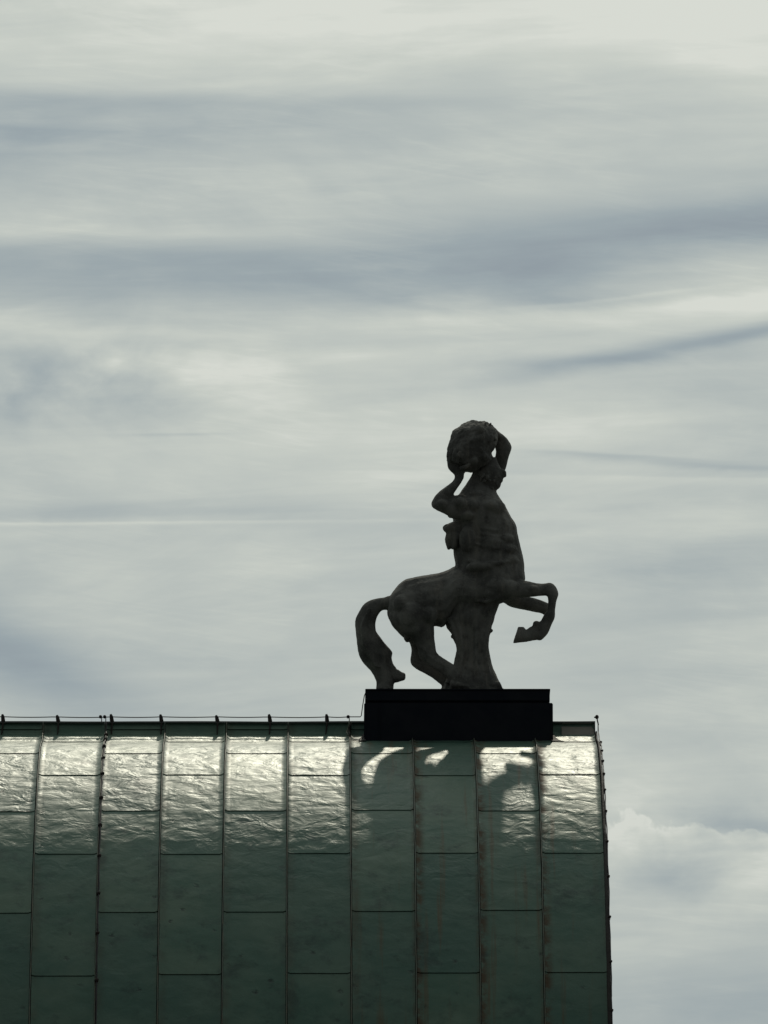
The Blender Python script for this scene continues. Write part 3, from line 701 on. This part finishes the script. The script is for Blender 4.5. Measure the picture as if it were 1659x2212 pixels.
# ---------------------------------------------------------------- lightning conductors
WC = Vector((x_of(400), 0, RIDGE_Z))
wire_t = thing('lightning_wire', 'thin lightning conductor wire running along the roof ridge on small clips', 'wire', WC)
WZ = VY(CX, 1548.5, 0).z
def xr(px): return VY(px, 1560).x
ends = [X_L, *[xr(q) for q in (7, 126, 242, 349, 470, 583.6, 706.7, 753)]]
pts = []
for a, b in zip(ends, ends[1:]):
    for i in range(8):
        f = i / 8; pts.append(Vector((a + (b - a) * f, 0, WZ - 0.006 * math.sin(math.pi * f) + 0.003 * noise.noise(Vector((a, 0, 0))))) - WC)
pts += [Vector((xr(753), 0, WZ)) - WC, Vector((xr(778), 0, WZ)) - WC, Vector((xr(780.5), -0.01, WZ + 0.01)) - WC, Vector((xr(783.5), -.05, VY(CX, 1526).z)) - WC, Vector((xr(787), -.1, VY(CX, 1508).z)) - WC, Vector((xr(789.5), -.12, VY(CX, 1503).z)) - WC]
mesh_from('wire', *tube_vf(pts, 0.0052, 6), M_WIRE, wire_t)
def clip_mesh():
    v1_ = tube_vf([Vector((0, 0, 0)), Vector((-0.006, 0, 0.045)), Vector((-0.012, 0, 0.066))], [0.026, 0.021, 0.012], 6)
    fr1, n1 = frame_s(0.03); 
    pts_ = []
    for s in (0.012, 0.06, 0.11, at_py(1587)[3]):
        c, nn = frame_s(s); pts_.append(Vector((0.002 - 0.10 * s, c.y, c.z - RIDGE_Z)) + nn * 0.022)
    v2_ = tube_vf(pts_, [0.011, 0.009, 0.007, 0.006], 5)
    vs, fs = merge(v1_, v2_)
    me = bpy.data.meshes.new('wire_clip'); me.from_pydata(vs, [], fs); me.materials.append(M_CLIP); me.update(); return me
cm = clip_mesh()
for px in (7, 126, 242, 349, 470, 583.6, 706.7, -115, -236, -355):
    o = bpy.data.objects.new('wire_clip', cm); col.objects.link(o); o.parent = wire_t
    o.location = Vector((xr(px), 0, RIDGE_Z)) - WC
    o.rotation_euler = (0, R(random.uniform(-4, 4)), 0); o.scale = (1, 1, random.uniform(1.1, 1.35))
def joiner(px, post=True):
    x = xr(px); z = WZ
    parts = [tube_vf([Vector((x - .016, 0, z)), Vector((x + .016, 0, z))], 0.013, 6), sphere_vf(Vector((x, -.004, z)), .016, .014, .02, 8, 5)]
    if post: parts.append(tube_vf([Vector((x + .012, 0, z + .012)), Vector((x + .012, 0, RIDGE_Z - 0.01))], 0.0055, 6))
    vs, fs = merge(*parts)
    return [v - WC for v in vs], fs
for px in (217, 226, 752): mesh_from('wire_clamp', *joiner(px), M_WIRE, wire_t)

def down_conductor(label, x, offx, s0, nodes_py, extra=0.0, ksz=1.0, amp=0.008):
    c0, n0 = frame_s(s0)
    base = Vector((x, c0.y, c0.z))
    t_ = thing('down_conductor', label, 'cable', base)
    pts = []
    s = s0
    while s < S_END:
        c, nn = frame_s(s)
        pts.append(Vector((x + offx + amp * noise.noise(Vector((x, s * 2.2, 3))) + 0.5 * amp * noise.noise(Vector((x, s * 6, 3))), c.y, c.z)) + nn * (0.042 + extra + 0.006 * noise.noise(Vector((s * 3, x, 1)))) - base)
        s += 0.06
    mesh_from('cable', *tube_vf(pts, 0.0062, 6), M_WIRE, t_)
    for py in nodes_py:
        s = at_py(py)[3]; c, nn = frame_s(s)
        q = Vector((x + offx, c.y, c.z)) - base
        parts = [sphere_vf(q + nn * (0.045 + extra), .020 * ksz, .017 * ksz, .022 * ksz * random.uniform(.8, 1.25), 8, 5), tube_vf([q + nn * 0.0, q + nn * (0.045 + extra)], 0.009, 5),
                 tube_vf([q + nn * (0.045 + extra) + Vector((.018 * ksz, 0, .01)), q + nn * (0.05 + extra) + Vector((-.022 * ksz, 0, -.012))], .009, 5)]
        mesh_from('cable_clip', *merge(*parts), M_CLIP, t_)
    return t_
down_conductor('lightning cable running down the roof seam left of centre with dark clips', seams[outside + 2], 0.014, 0.02,
               [1596, 1607, 1622, 1646, 1680, 1732, 1791, 1856, 1937, 2022, 2124, 2240])
down_conductor('lightning cable following the right gable edge of the copper roof', X_R, 0.030, 0.02,
               [1612, 1630, 1652, 1680, 1714, 1760, 1825, 1900, 1987, 2083, 2188], extra=-0.006, ksz=0.75)
# short cable piece by the pedestal and the end clamp at the gable
pe = thing('end_clamp', 'small lightning rod clamp on the ridge end at the right gable', 'clamp', Vector((X_R - 0.02, 0, RIDGE_Z)))
xe = xr(1289.5) - (X_R - 0.02)
mesh_from('rod', *tube_vf([Vector((xe + .015, 0, -.03)), Vector((xe + .004, 0, .02)), Vector((xe, 0, .068))], .0075, 6), M_WIRE, pe)
mesh_from('knob', *merge(sphere_vf(Vector((xe, 0, .055)), .02, .018, .024, 8, 6), tube_vf([Vector((xe - .03, 0, .052)), Vector((xe, 0, .052))], .008, 5)), M_CLIP, pe)
t_ = thing('bridge_cable', 'short loose bright cable bridging the ridge step beside the pedestal', 'cable', Vector((xr(755), prof[5][1], prof[5][2])))
pts = []
for i, (px, py) in enumerate(((753, 1560), (754, 1568), (752, 1576), (750, 1582), (749, 1589), (752, 1596))):
    c = at_py(py); c2, nn = frame_s(c[3]); pts.append(Vector((xr(px), c2.y, c2.z)) + nn * 0.035 - t_.location)
mesh_from('cable', *tube_vf(pts, 0.007, 6), M_SEAM, t_)
pts2 = [p + Vector((0.02 + 0.004 * math.sin(i * 2), -0.005, 0)) for i, p in enumerate(pts)]
mesh_from('cable', *tube_vf(pts2, 0.006, 6), M_CLIP, t_)
